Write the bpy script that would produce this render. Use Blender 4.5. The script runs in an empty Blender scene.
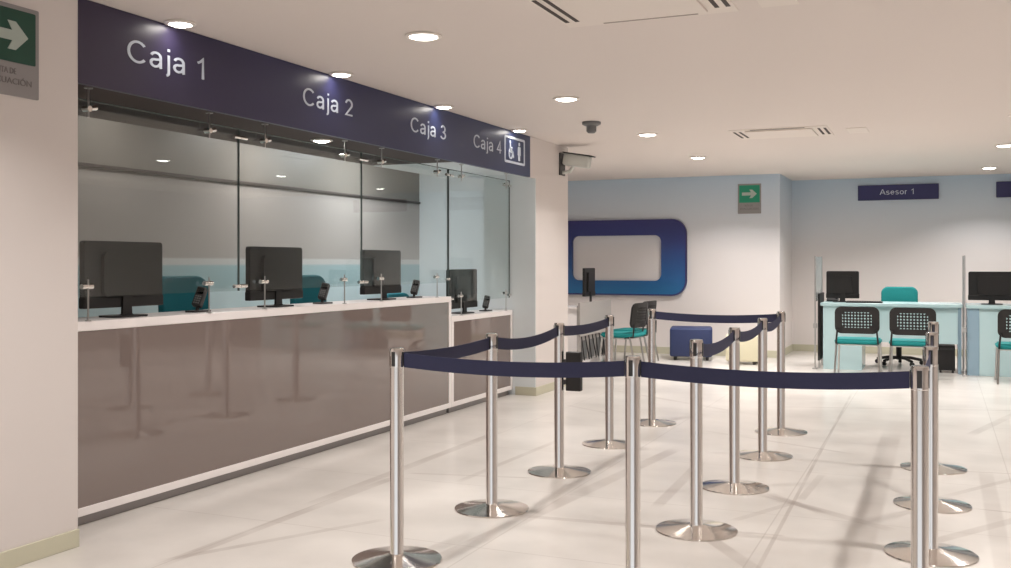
import bpy, bmesh, math
from mathutils import Vector, Matrix

C = bpy.context.scene.collection
PI = math.pi
CAM_H = 1.35

# ------------------------------------------------------------------ materials
def srgb(r, g, b):
    def f(c):
        c /= 255.0
        return c / 12.92 if c <= .04045 else ((c + .055) / 1.055) ** 2.4
    return (f(r), f(g), f(b), 1)

def newmat(name):
    m = bpy.data.materials.new(name)
    m.use_nodes = True
    nt = m.node_tree
    return m, nt, nt.nodes['Principled BSDF']

def mat(name, col, rough=.5, metal=0, coat=0, var=.04, scale=6, bump=0, spec=.5):
    """principled with a subtle procedural mottling"""
    m, nt, p = newmat(name)
    n = nt.nodes.new('ShaderNodeTexNoise'); n.inputs['Scale'].default_value = scale
    n.inputs['Detail'].default_value = 4
    tc = nt.nodes.new('ShaderNodeTexCoord'); nt.links.new(tc.outputs['Object'], n.inputs['Vector'])
    r = nt.nodes.new('ShaderNodeMapRange')
    r.inputs['To Min'].default_value = 1 - var; r.inputs['To Max'].default_value = 1 + var
    nt.links.new(n.outputs['Fac'], r.inputs['Value'])
    v = nt.nodes.new('ShaderNodeVectorMath'); v.operation = 'SCALE'
    v.inputs[0].default_value = col[:3]
    nt.links.new(r.outputs['Result'], v.inputs['Scale'])
    nt.links.new(v.outputs['Vector'], p.inputs['Base Color'])
    p.inputs['Roughness'].default_value = rough
    p.inputs['Metallic'].default_value = metal
    p.inputs['Coat Weight'].default_value = coat
    p.inputs['Specular IOR Level'].default_value = spec
    if bump:
        b = nt.nodes.new('ShaderNodeBump'); b.inputs['Strength'].default_value = bump
        n2 = nt.nodes.new('ShaderNodeTexNoise'); n2.inputs['Scale'].default_value = 300
        nt.links.new(tc.outputs['Object'], n2.inputs['Vector'])
        nt.links.new(n2.outputs['Fac'], b.inputs['Height']); nt.links.new(b.outputs['Normal'], p.inputs['Normal'])
    return m

def emis(name, col, strength):
    m, nt, p = newmat(name)
    p.inputs['Base Color'].default_value = col
    p.inputs['Emission Color'].default_value = col
    p.inputs['Emission Strength'].default_value = strength
    return m

def glassmat(name, tint, gain=1.0, frost=0):
    """thin architectural glass: see-through, with fresnel reflections"""
    m, nt, p = newmat(name)
    nt.nodes.remove(p)
    out = nt.nodes['Material Output']
    tr = nt.nodes.new('ShaderNodeBsdfTransparent'); tr.inputs['Color'].default_value = tint
    gl = nt.nodes.new('ShaderNodeBsdfGlossy'); gl.inputs['Roughness'].default_value = .01
    fr = nt.nodes.new('ShaderNodeFresnel'); fr.inputs['IOR'].default_value = 1.5
    mu = nt.nodes.new('ShaderNodeMath'); mu.operation = 'MULTIPLY'; mu.inputs[1].default_value = gain
    mu.use_clamp = True
    nt.links.new(fr.outputs['Fac'], mu.inputs[0])
    mx = nt.nodes.new('ShaderNodeMixShader')
    nt.links.new(mu.outputs['Value'], mx.inputs['Fac'])
    base = tr.outputs['BSDF']
    if frost:
        d = nt.nodes.new('ShaderNodeBsdfDiffuse'); d.inputs['Color'].default_value = srgb(200, 225, 232)
        m2 = nt.nodes.new('ShaderNodeMixShader'); m2.inputs['Fac'].default_value = frost
        nt.links.new(tr.outputs['BSDF'], m2.inputs[1]); nt.links.new(d.outputs['BSDF'], m2.inputs[2])
        base = m2.outputs['Shader']
    nt.links.new(base, mx.inputs[1]); nt.links.new(gl.outputs['BSDF'], mx.inputs[2])
    nt.links.new(mx.outputs['Shader'], out.inputs['Surface'])
    return m

def gradmat(name, stops, axis, lo, hi, rough=.35):
    """colour ramp along a world/object axis"""
    m, nt, p = newmat(name)
    tc = nt.nodes.new('ShaderNodeTexCoord'); sp = nt.nodes.new('ShaderNodeSeparateXYZ')
    nt.links.new(tc.outputs['Object'], sp.inputs['Vector'])
    r = nt.nodes.new('ShaderNodeMapRange')
    r.inputs['From Min'].default_value = lo; r.inputs['From Max'].default_value = hi
    nt.links.new(sp.outputs[axis], r.inputs['Value'])
    cr = nt.nodes.new('ShaderNodeValToRGB')
    cr.color_ramp.elements[0].position = stops[0][0]; cr.color_ramp.elements[0].color = stops[0][1]
    cr.color_ramp.elements[1].position = stops[-1][0]; cr.color_ramp.elements[1].color = stops[-1][1]
    for pos, c in stops[1:-1]:
        e = cr.color_ramp.elements.new(pos); e.color = c
    nt.links.new(r.outputs['Result'], cr.inputs['Fac']); nt.links.new(cr.outputs['Color'], p.inputs['Base Color'])
    p.inputs['Roughness'].default_value = rough
    return m

M = {}
M['wall'] = mat('wall_paint', srgb(214, 206, 202), .55, var=.015, scale=1.5)
M['wall_far'] = gradmat('far_wall_gradient', [(0, srgb(232, 225, 222)), (.45, srgb(226, 222, 222)), (1, srgb(186, 203, 218))], 'Z', .6, 2.6, .5)  # turns bluer and darker towards the ceiling
M['ceiling'] = mat('ceiling_paint', srgb(222, 212, 206), .8, var=.012, scale=.7)
M['soffit'] = mat('soffit_paint', srgb(66, 52, 46), .7, var=.03)
M['booth_wall'] = gradmat('booth_wall_paint_and_reflection', [(0, srgb(206, 226, 230)), (.43, srgb(206, 226, 230)), (.437, srgb(180, 206, 211)), (.507, srgb(180, 206, 211)), (.51, srgb(222, 220, 218)), (.529, srgb(222, 220, 218)), (.532, srgb(190, 181, 176)), (.75, srgb(172, 163, 158)), (.79, srgb(122, 115, 109)), (1, srgb(98, 93, 88))], 'Z', 0, 2.62, .45)  # lower bands are paint; darker top is the reflected ceiling put into colour
M['booth_end'] = mat('booth_end_paint', srgb(224, 230, 232), .45, var=.02)
M['cream'] = mat('baseboard_cream', srgb(196, 192, 170), .5, var=.05, scale=3)
M['navy'] = gradmat('fascia_navy', [(0, srgb(52, 42, 64)), (.35, srgb(46, 46, 82)), (1, srgb(42, 56, 92))], 'Y', 3.4, 9.3, .38)
M['letter'] = mat('lettering_pale', srgb(196, 204, 216), .45)
M['white'] = mat('white_laminate', srgb(238, 232, 230), .3, var=.01)
M['panel'] = mat('backpainted_glass', srgb(124, 111, 106), .03, coat=.0, var=.02, scale=1.2, spec=1.0)
M['kick'] = mat('kick_grey', srgb(150, 146, 145), .35, metal=.3)
M['chrome'] = mat('polished_steel', srgb(236, 232, 228), .13, metal=1, var=.02, scale=20)
M['brushed'] = mat('brushed_steel', srgb(190, 188, 186), .28, metal=1, var=.04, scale=40)
M['belt'] = mat('belt_webbing', srgb(42, 44, 74), .75, var=.08, scale=60, bump=.2)
M['black'] = mat('black_plastic', srgb(18, 15, 15), .5, var=.1)
M['blackgloss'] = mat('black_screen', srgb(14, 13, 15), .12)
M['dgrey'] = mat('dark_grey_plastic', srgb(48, 46, 46), .45)
M['mgrey'] = mat('grey_plastic', srgb(112, 112, 112), .5)
M['teal'] = mat('teal_fabric', srgb(8, 128, 128), .8, var=.08, scale=50, bump=.2)
M['teal_dk'] = mat('teal_fabric_deep', srgb(6, 106, 118), .8, var=.08, scale=50, bump=.2)
M['pouf'] = mat('navy_upholstery', srgb(42, 54, 94), .6, var=.06, scale=20, bump=.1)
M['cream_uph'] = mat('cream_upholstery', srgb(224, 218, 190), .6, var=.03)
M['aqua'] = mat('aqua_lacquer', srgb(184, 210, 213), .2, var=.03, scale=2)
M['aqua_dk'] = mat('aqua_lacquer_side', srgb(142, 168, 184), .25, var=.03, scale=2)
M['glass'] = glassmat('clear_glass', (.94, .965, .96, 1), .16)
M['glass_edge'] = mat('glass_edge_green', srgb(96, 106, 104), .2, metal=.2)
M['divider'] = glassmat('divider_glass', (.93, .97, .97, 1), .5, frost=.12)
M['green'] = mat('sign_green_shaded', srgb(18, 66, 52), .45)  # near sign: the far sign's green, darkened to hold the dim corner's shade
M['green_far'] = mat('sign_green_far', srgb(30, 140, 108), .45)
M['signgrey'] = mat('sign_plate_grey', srgb(142, 138, 138), .45)
M['signwhite'] = mat('sign_arrow_white', srgb(168, 178, 170), .5)
M['signtext'] = mat('sign_text_grey', srgb(110, 104, 104), .5)
M['lamp'] = emis('downlight_lens', (1, .94, .86, 1), 22)
M['trim'] = mat('white_trim', srgb(240, 232, 224), .4)
M['ac'] = mat('ac_white', srgb(226, 216, 208), .5, var=.01)
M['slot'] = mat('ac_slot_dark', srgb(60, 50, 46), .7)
M['ac_line'] = mat('ac_joint', srgb(160, 148, 140), .6)
M['greydesk'] = mat('grey_desk_panel', srgb(176, 170, 166), .35, var=.02)
M['logo'] = gradmat('emblem_gradient', [(0, srgb(30, 108, 158)), (.25, srgb(36, 92, 150)), (.7, srgb(50, 62, 122)), (1, srgb(50, 50, 108))], 'Z', .85, 2.0, .35)
M['logo_edge'] = mat('emblem_edge', srgb(52, 46, 104), .4)

# floor: pale polished tiles, joints and wandering taupe strips
def floor_material():
    m, nt, p = newmat('polished_stone_floor')
    tc = nt.nodes.new('ShaderNodeTexCoord')
    def noise(scale, detail=5):
        n = nt.nodes.new('ShaderNodeTexNoise'); n.inputs['Scale'].default_value = scale
        n.inputs['Detail'].default_value = detail
        nt.links.new(tc.outputs['Object'], n.inputs['Vector']); return n.outputs['Fac']
    cr = nt.nodes.new('ShaderNodeValToRGB')
    cr.color_ramp.elements[0].position = .3; cr.color_ramp.elements[0].color = srgb(196, 191, 185)
    cr.color_ramp.elements[1].position = .72; cr.color_ramp.elements[1].color = srgb(221, 216, 210)
    nt.links.new(noise(1.6), cr.inputs['Fac'])
    cur = cr.outputs['Color']
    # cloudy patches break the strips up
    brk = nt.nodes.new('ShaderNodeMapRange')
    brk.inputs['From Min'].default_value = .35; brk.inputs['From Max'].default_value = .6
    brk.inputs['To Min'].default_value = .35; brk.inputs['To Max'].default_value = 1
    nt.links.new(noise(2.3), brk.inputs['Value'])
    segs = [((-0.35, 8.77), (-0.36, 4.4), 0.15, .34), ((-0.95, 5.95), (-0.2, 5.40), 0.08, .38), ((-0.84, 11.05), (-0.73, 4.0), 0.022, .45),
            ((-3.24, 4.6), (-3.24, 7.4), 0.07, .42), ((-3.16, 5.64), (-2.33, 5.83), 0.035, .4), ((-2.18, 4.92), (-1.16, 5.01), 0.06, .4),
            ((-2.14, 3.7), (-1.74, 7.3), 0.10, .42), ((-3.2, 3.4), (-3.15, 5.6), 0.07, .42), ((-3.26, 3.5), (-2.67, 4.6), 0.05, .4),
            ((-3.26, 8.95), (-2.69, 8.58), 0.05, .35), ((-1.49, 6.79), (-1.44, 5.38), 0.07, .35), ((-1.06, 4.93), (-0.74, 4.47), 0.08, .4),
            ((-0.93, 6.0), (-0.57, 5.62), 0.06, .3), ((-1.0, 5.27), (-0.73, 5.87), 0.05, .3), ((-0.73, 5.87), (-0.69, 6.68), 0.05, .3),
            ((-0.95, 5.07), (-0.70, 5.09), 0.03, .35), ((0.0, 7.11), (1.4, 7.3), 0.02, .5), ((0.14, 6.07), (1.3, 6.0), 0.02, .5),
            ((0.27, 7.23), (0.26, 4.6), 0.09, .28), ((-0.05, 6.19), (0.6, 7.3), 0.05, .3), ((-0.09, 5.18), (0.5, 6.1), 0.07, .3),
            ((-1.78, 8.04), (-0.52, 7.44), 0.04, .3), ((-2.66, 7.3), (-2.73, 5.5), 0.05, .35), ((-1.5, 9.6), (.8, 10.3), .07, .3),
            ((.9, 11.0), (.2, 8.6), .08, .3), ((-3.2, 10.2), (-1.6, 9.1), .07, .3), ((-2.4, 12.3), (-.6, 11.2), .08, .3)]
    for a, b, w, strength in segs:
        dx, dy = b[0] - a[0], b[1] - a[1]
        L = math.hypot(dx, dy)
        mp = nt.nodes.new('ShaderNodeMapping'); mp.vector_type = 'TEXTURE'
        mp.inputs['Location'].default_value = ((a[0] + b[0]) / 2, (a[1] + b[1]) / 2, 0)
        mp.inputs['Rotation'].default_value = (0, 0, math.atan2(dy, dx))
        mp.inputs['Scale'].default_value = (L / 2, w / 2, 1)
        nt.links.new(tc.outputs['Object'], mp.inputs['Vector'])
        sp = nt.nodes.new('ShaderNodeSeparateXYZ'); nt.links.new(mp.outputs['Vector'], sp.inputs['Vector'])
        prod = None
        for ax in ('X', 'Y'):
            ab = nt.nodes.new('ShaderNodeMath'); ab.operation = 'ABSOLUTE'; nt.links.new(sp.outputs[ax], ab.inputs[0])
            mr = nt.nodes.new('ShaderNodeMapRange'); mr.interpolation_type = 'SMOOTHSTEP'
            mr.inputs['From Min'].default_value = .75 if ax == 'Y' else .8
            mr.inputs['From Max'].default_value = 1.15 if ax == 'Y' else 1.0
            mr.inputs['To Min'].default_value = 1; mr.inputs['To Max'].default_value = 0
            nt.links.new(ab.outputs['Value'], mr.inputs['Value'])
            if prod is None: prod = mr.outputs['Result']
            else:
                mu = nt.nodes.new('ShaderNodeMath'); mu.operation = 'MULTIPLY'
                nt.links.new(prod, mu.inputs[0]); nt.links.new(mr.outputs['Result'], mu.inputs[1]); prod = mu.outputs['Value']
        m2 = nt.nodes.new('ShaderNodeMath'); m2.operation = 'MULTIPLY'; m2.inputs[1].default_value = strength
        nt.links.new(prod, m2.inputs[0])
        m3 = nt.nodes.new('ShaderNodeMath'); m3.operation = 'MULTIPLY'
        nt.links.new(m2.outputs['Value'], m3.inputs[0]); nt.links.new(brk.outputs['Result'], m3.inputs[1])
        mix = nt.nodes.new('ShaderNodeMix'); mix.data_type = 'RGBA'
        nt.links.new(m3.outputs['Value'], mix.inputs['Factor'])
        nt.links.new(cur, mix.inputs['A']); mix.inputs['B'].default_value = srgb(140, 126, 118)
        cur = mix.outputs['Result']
    # tile joints
    br = nt.nodes.new('ShaderNodeTexBrick')
    br.offset = 0; br.inputs['Scale'].default_value = 1
    br.inputs['Brick Width'].default_value = 1.2; br.inputs['Row Height'].default_value = 1.2
    br.inputs['Mortar Size'].default_value = .004; br.inputs['Mortar Smooth'].default_value = .2
    mp = nt.nodes.new('ShaderNodeMapping'); mp.inputs['Location'].default_value = (.8 + 1.2 * 4, .5 + 2.4, 0)
    nt.links.new(tc.outputs['Object'], mp.inputs['Vector']); nt.links.new(mp.outputs['Vector'], br.inputs['Vector'])
    mj = nt.nodes.new('ShaderNodeMath'); mj.operation = 'MULTIPLY'; mj.inputs[1].default_value = .35
    nt.links.new(br.outputs['Fac'], mj.inputs[0])
    mix = nt.nodes.new('ShaderNodeMix'); mix.data_type = 'RGBA'
    nt.links.new(mj.outputs['Value'], mix.inputs['Factor'])
    nt.links.new(cur, mix.inputs['A']); mix.inputs['B'].default_value = srgb(150, 138, 130)
    nt.links.new(mix.outputs['Result'], p.inputs['Base Color'])
    p.inputs['Roughness'].default_value = .3
    p.inputs['Specular IOR Level'].default_value = .55
    p.inputs['Coat Weight'].default_value = .2; p.inputs['Coat Roughness'].default_value = .12
    return m
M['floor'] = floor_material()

# ------------------------------------------------------------------ mesh builder
class MB:
    def __init__(self): self.bm = bmesh.new()
    def box(self, x0, x1, y0, y1, z0, z1, bev=0, mtx=None, seg=2):
        b = bmesh.new()
        bmesh.ops.create_cube(b, size=1)
        for v in b.verts:
            v.co = Vector(((x0 + x1) / 2 + v.co.x * (x1 - x0), (y0 + y1) / 2 + v.co.y * (y1 - y0), (z0 + z1) / 2 + v.co.z * (z1 - z0)))
        if bev: bmesh.ops.bevel(b, geom=b.edges[:], offset=bev, segments=seg, profile=.5, affect='EDGES')
        self._add(b, mtx); return self
    def _add(self, b, mtx=None):
        if mtx: bmesh.ops.transform(b, matrix=mtx, verts=b.verts[:])
        me = bpy.data.meshes.new('t'); b.to_mesh(me); b.free()
        self.bm.from_mesh(me); bpy.data.meshes.remove(me)
    def lathe(self, prof, loc=(0, 0, 0), n=32, mtx=None):
        b = bmesh.new(); rings = []
        for r, z in prof:
            if r < 1e-6: rings.append([b.verts.new((loc[0], loc[1], loc[2] + z))])
            else: rings.append([b.verts.new((loc[0] + r * math.cos(2 * PI * i / n), loc[1] + r * math.sin(2 * PI * i / n), loc[2] + z)) for i in range(n)])
        for a, c in zip(rings, rings[1:]):
            for i in range(n):
                j = (i + 1) % n
                if len(a) == 1 and len(c) == 1: continue
                if len(a) == 1: b.faces.new((a[0], c[i], c[j]))
                elif len(c) == 1: b.faces.new((a[j], a[i], c[0]))
                else: b.faces.new((a[i], a[j], c[j], c[i]))
        bmesh.ops.recalc_face_normals(b, faces=b.faces[:])
        self._add(b, mtx); return self
    def tube(self, pts, r, n=10):
        pts = [Vector(p) for p in pts]; b = bmesh.new(); rings = []
        up = Vector((0, 0, 1)); prev = None
        for i, p in enumerate(pts):
            if i == 0: t = pts[1] - p
            elif i == len(pts) - 1: t = p - pts[i - 1]
            else: t = (pts[i + 1] - p).normalized() + (p - pts[i - 1]).normalized()
            t.normalize()
            if prev is None:
                u = up.cross(t)
                if u.length < .05: u = Vector((1, 0, 0)).cross(t)
                u.normalize()
            else:
                u = (prev - t * prev.dot(t)).normalized()
            prev = u; w = t.cross(u)
            rings.append([b.verts.new(p + (u * math.cos(2 * PI * k / n) + w * math.sin(2 * PI * k / n)) * r) for k in range(n)])
        for a, c in zip(rings, rings[1:]):
            for i in range(n): b.faces.new((a[i], a[(i + 1) % n], c[(i + 1) % n], c[i]))
        b.faces.new(rings[0][::-1]); b.faces.new(rings[-1])
        bmesh.ops.recalc_face_normals(b, faces=b.faces[:])
        self._add(b); return self
    def prism(self, pts2, z0, z1, mtx=None, hole=None):
        """outline in xy extruded in z; hole = a loop with the same vertex count"""
        b = bmesh.new(); n = len(pts2)
        lo = [b.verts.new((x, y, z0)) for x, y in pts2]; hi = [b.verts.new((x, y, z1)) for x, y in pts2]
        for i in range(n): b.faces.new((lo[i], lo[(i + 1) % n], hi[(i + 1) % n], hi[i]))
        if hole:
            l2 = [b.verts.new((x, y, z0)) for x, y in hole]; h2 = [b.verts.new((x, y, z1)) for x, y in hole]
            for i in range(n):
                j = (i + 1) % n
                b.faces.new((l2[j], l2[i], h2[i], h2[j]))
                b.faces.new((hi[i], hi[j], h2[j], h2[i])); b.faces.new((lo[j], lo[i], l2[i], l2[j]))
        else:
            b.faces.new(lo[::-1]); b.faces.new(hi)
        bmesh.ops.recalc_face_normals(b, faces=b.faces[:])
        self._add(b, mtx); return self
    def build(self, name, m, parent=None, smooth=False):
        me = bpy.data.meshes.new(name)
        self.bm.to_mesh(me); self.bm.free()
        me.materials.append(m)
        if smooth:
            for p in me.polygons: p.use_smooth = True
            try: me.set_sharp_from_angle(angle=math.radians(35))
            except Exception: pass
        o = bpy.data.objects.new(name, me); C.objects.link(o)
        if parent: o.parent = parent
        return o

def rrect(x0, x1, y0, y1, r, k=6):
    out = []
    for cx, cy, a0 in ((x1 - r, y1 - r, 0), (x0 + r, y1 - r, 90), (x0 + r, y0 + r, 180), (x1 - r, y0 + r, 270)):
        for i in range(k + 1):
            a = math.radians(a0 + 90 * i / k); out.append((cx + r * math.cos(a), cy + r * math.sin(a)))
    return out

def empty(name, loc, rz=0):
    o = bpy.data.objects.new(name, None); C.objects.link(o)
    o.empty_display_size = .05
    o.location = loc; o.rotation_euler = (0, 0, rz); return o
def tag(o, label, cat, group=None):
    o['label'] = label; o['category'] = cat
    if group: o['group'] = group
    return o
def struct(o): o['kind'] = 'structure'; return o
def thing(name, label, cat, loc=(0, 0, 0), rz=0, group=None): return tag(empty(name, loc, rz), label, cat, group)
def copy_tree(o, parent=None):
    c = o.copy(); C.objects.link(c)
    if parent: c.parent = parent
    for ch in [x for x in bpy.data.objects if x.parent == o]: copy_tree(ch, c)
    return c
RX = Matrix.Rotation(PI / 2, 4, 'X')                      # xy outline -> xz plane, faces -Y
RYZ = Matrix.Rotation(PI / 2, 4, 'Z') @ RX                # xy outline -> yz plane, faces +X

def textmesh(s, plane, at, a0, a1, base, cap, name, m, parent, depth=.004):
    """lettering standing on a wall: plane 'X' (faces +X at x=at) or 'Y' (faces -Y at y=at)"""
    def mk(t):
        cu = bpy.data.curves.new('t', 'FONT'); cu.body = t; cu.size = 1; cu.extrude = .01
        o = bpy.data.objects.new('t', cu); C.objects.link(o)
        bpy.context.view_layer.update()
        me = bpy.data.meshes.new_from_object(o); bpy.data.objects.remove(o); bpy.data.curves.remove(cu); return me
    ref = mk('C'); ch = max(v.co.y for v in ref.vertices); bpy.data.meshes.remove(ref)
    me = mk(s); me.name = name
    xs = [v.co.x for v in me.vertices]; x0, x1 = min(xs), max(xs)
    for v in me.vertices:
        u = a0 + (v.co.x - x0) / (x1 - x0) * (a1 - a0); w = base + v.co.y / ch * cap; d = v.co.z / .01 * depth / 2 + depth / 2
        v.co = (at + d, u, w) if plane == 'X' else (u, at - d, w)
    me.materials.clear(); me.materials.append(m)
    o = bpy.data.objects.new(name, me); C.objects.link(o); o.parent = parent
    return o

# plain sans lettering drawn as strokes (cap height 1)
def arc(cx, cy, rx, ry, a0, a1, n=12):
    return [(cx + rx * math.cos(math.radians(a0 + (a1 - a0) * i / n)), cy + ry * math.sin(math.radians(a0 + (a1 - a0) * i / n))) for i in range(n + 1)]
GLYPH = {
 'C': (.80, [arc(.41, .5, .355, .45, 42, 318, 22)]),
 'a': (.56, [arc(.26, .5, .19, .185, 165, 0) + [(.45, .05), (.47, .0)], [(.45, .42), (.27, .375)] + arc(.22, .215, .17, .16, 100, 280, 10) + [(.36, .10), (.45, .24)]]),
 'j': (.26, [[(.15, .71), (.15, -.08)] + arc(.05, -.10, .10, .13, 0, -85, 6), [(.15, .88), (.15, 1.0)]]),
 '1': (.50, [[(.07, .74), (.20, .82), (.31, .97), (.31, 0)]]),
 '2': (.60, [arc(.29, .70, .22, .25, 170, -35) + [(.07, .05), (.54, .05)]]),
 '3': (.60, [arc(.27, .73, .19, .22, 160, -85) + [(.24, .52)], [(.24, .52)] + arc(.26, .27, .24, .225, 85, -160)]),
 '4': (.60, [[(.41, 0), (.41, .95), (.05, .27), (.57, .27)]]),
 'A': (.72, [[(.02, 0), (.34, .97), (.38, .97), (.70, 0)], [(.15, .33), (.57, .33)]]),
 's': (.50, [arc(.25, .53, .175, .15, 25, 265, 10)[:-1] + arc(.24, .20, .19, .16, 85, -155, 10)]),
 'e': (.56, [[(.07, .39), (.48, .39)] + arc(.275, .36, .205, .315, 5, 320, 18)]),
 'o': (.57, [arc(.285, .36, .215, .315, 90, 451, 22)]),
 'r': (.36, [[(.09, 0), (.09, .72)], [(.09, .40)] + arc(.27, .46, .18, .21, 170, 75, 6)]),
 ' ': (.30, [])}
def ribbon(pts, w):
    pts = [Vector(p) for p in pts]; L = []; Rr = []
    for i, p in enumerate(pts):
        t0 = (p - pts[i - 1]).normalized() if i else (pts[1] - p).normalized()
        t1 = (pts[i + 1] - p).normalized() if i < len(pts) - 1 else t0
        t = (t0 + t1).normalized() if (t0 + t1).length > 1e-4 else t0
        q = Vector((-t.y, t.x)); k = 1 / max(.55, abs(q.dot(Vector((-t0.y, t0.x)))))
        L.append(p + q * w / 2 * k); Rr.append(p - q * w / 2 * k)
    return L, Rr
def strokes(s, plane, at, a0, a1, base, cap, name, m, parent, depth=.003, w=.105):
    b = bmesh.new(); x = 0; total = sum(GLYPH[c][0] + .08 for c in s) - .08; k = (a1 - a0) / total
    for c in s:
        for si, pl in enumerate(GLYPH[c][1]):
            L, Rr = ribbon(pl, w)
            dd = depth + si * .0004
            def P(p, d):
                u = a0 + (x + p.x) * k; z = base + p.y * cap
                return (at + d, u, z) if plane == 'X' else (u, at - d, z)
            vv = [[b.verts.new(P(p, d)) for p in side] for side, d in ((L, 0), (Rr, 0), (L, dd), (Rr, dd))]
            for i in range(len(L) - 1):
                b.faces.new((vv[2][i], vv[3][i], vv[3][i + 1], vv[2][i + 1]))
                b.faces.new((vv[0][i], vv[2][i], vv[2][i + 1], vv[0][i + 1])); b.faces.new((vv[1][i], vv[1][i + 1], vv[3][i + 1], vv[3][i]))
            for i in (0, len(L) - 1): b.faces.new((vv[0][i], vv[1][i], vv[3][i], vv[2][i]))
        x += GLYPH[c][0] + .08
    bmesh.ops.recalc_face_normals(b, faces=b.faces[:])
    mb = MB(); mb._add(b); return mb.build(name, m, parent)

# ------------------------------------------------------------------ the room
CEIL = 2.62
XW = -3.77
YC = 9.45                       # near face of the pillar past the counters
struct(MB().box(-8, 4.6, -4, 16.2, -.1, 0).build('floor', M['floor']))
struct(MB().box(-8, 4.6, -4, 16.2, CEIL, CEIL + .1).build('ceiling', M['ceiling']))
struct(MB().box(-3.95, XW, -4, 3.56, 0, CEIL).build('wall_left', M['wall']))
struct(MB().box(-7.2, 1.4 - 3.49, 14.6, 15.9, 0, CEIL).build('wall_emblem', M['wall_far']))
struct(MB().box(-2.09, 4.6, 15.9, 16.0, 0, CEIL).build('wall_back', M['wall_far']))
struct(MB().box(4.5, 4.6, -4, 15.9, 0, CEIL).build('wall_right', M['wall']))
struct(MB().box(-7.3, -7.2, 10.5, 15.9, 0, CEIL).build('wall_side_office', M['wall']))
struct(MB().box(-4.35, XW, YC, 10.41, 0, CEIL).build('wall_pillar', M['wall']))
struct(MB().box(-7.2, -4.35, 10.3, 10.41, 0, CEIL).build('wall_booth_end', M['booth_end']))
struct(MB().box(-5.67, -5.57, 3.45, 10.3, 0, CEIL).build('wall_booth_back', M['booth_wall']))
struct(MB().box(-5.85, -3.95, 3.35, 3.45, 0, CEIL).build('wall_booth_near', M['wall']))
struct(MB().box(-5.57, -5.555, 3.45, 10.3, 2.035, 2.06).build('reflection_line', M['slot']))  # dark line standing in for the ceiling edge reflected in the glass
struct(MB().box(-4.84, XW - .03, 3.56, 8.03, 2.255, CEIL).build('trim_2', M['soffit']))
struct(MB().box(-4.84, XW - .03, 8.03, YC, 2.255, CEIL).build('trim_4', M['booth_end']))
struct(MB().box(-3.80, XW, 9.29, YC, 2.21, CEIL).build('trim_3', M['wall']))
struct(MB().box(-4.35, XW - .001, YC - .008, YC, 0, 2.255).build('trim_5', M['booth_end']))
# baseboards
struct(MB().box(XW, XW + .012, -4, 3.56, 0, .085, .003).build('baseboard_left', M['cream']))
pb = MB(); pb.box(XW, XW + .012, YC, 10.41, 0, .085, .003); pb.box(-3.99, XW + .012, YC - .02, YC, 0, .085, .003)
struct(pb.build('baseboard_pillar', M['cream']))
struct(MB().box(-7.2, -2.09, 14.588, 14.6, 0, .1, .003).build('baseboard_emblem', M['cream']))
pb = MB(); pb.box(-2.078, 4.5, 15.888, 15.9, 0, .1, .003); pb.box(-2.09, -2.078, 14.588, 15.9, 0, .1, .003)
struct(pb.build('baseboard_back', M['cream']))

# ------------------------------------------------------------------ fascia with the till names
fa = thing('counter_fascia_sign', 'long navy fascia board above the tills lettered Caja 1 to Caja 4', 'sign', (XW, 6.4, 2.21))
def at_parent(o, par):           # geometry given in world coordinates, shift into the parent's frame
    mw = Matrix.Translation(par.location) @ Matrix.Rotation(par.rotation_euler.z, 4, 'Z')
    o.data.transform(mw.inverted()); return o
pnl = MB().box(XW - .03, XW + .004, 3.56, 9.29, 2.21, CEIL - .002, .002).build('board', M['navy'], fa)
pnl.location = (-fa.location.x, -fa.location.y, -fa.location.z)
for s, a0, a1 in (('Caja 1', 3.87, 4.47), ('Caja 2', 5.39, 5.99), ('Caja 3', 6.82, 7.43), ('Caja 4', 7.96, 8.57)):
    t = at_parent(strokes(s, 'X', XW + .004, a0, a1, 2.372, .115, 'lettering', M['letter'], fa), fa)
    t['label'] = 'pale lettering reading ' + s
b = MB()
b.prism(rrect(8.64, 9.14, 2.305, 2.562, .02), 0, .004, Matrix.Translation((XW + .004, 0, 0)) @ RYZ, rrect(8.662, 9.118, 2.327, 2.54, .012))
fr = at_parent(b.build('pictogram_frame', M['letter'], fa), fa)
b = MB()    # wheelchair user
TX = Matrix.Translation((XW + .004, 0, 0)) @ RYZ
def disc2(cy, cz, r, n=20): return [(cy + r * math.cos(2 * PI * i / n), cz + r * math.sin(2 * PI * i / n)) for i in range(n)]
b.prism(disc2(8.775, 2.505, .017), 0, .004, TX)
b.prism(disc2(8.79, 2.395, .052), 0, .004, TX, disc2(8.79, 2.395, .034))
def stroke(a, c, w):
    a = Vector(a); c = Vector(c); d = (c - a).normalized(); q = Vector((-d.y, d.x)) * w / 2
    return [tuple(a - q), tuple(c - q), tuple(c + q), tuple(a + q)]
for p0, p1, w in (((8.775, 2.485), (8.785, 2.41), .024), ((8.785, 2.415), (8.84, 2.415), .02), ((8.838, 2.42), (8.86, 2.36), .018), ((8.78, 2.455), (8.83, 2.455), .014)):
    b.prism(stroke(p0, p1, w), 0, .004, TX)
wp = at_parent(b.build('wheelchair_pictogram', M['letter'], fa), fa)
b = MB()    # standing person
b.prism(disc2(9.0, 2.505, .018), 0, .004, TX)
b.prism([(8.972, 2.48), (9.028, 2.48), (9.036, 2.40), (9.022, 2.395), (9.02, 2.345), (8.98, 2.345), (8.978, 2.395), (8.964, 2.40)], 0, .004, TX)
sp_ = at_parent(b.build('person_pictogram', M['letter'], fa), fa)

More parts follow.
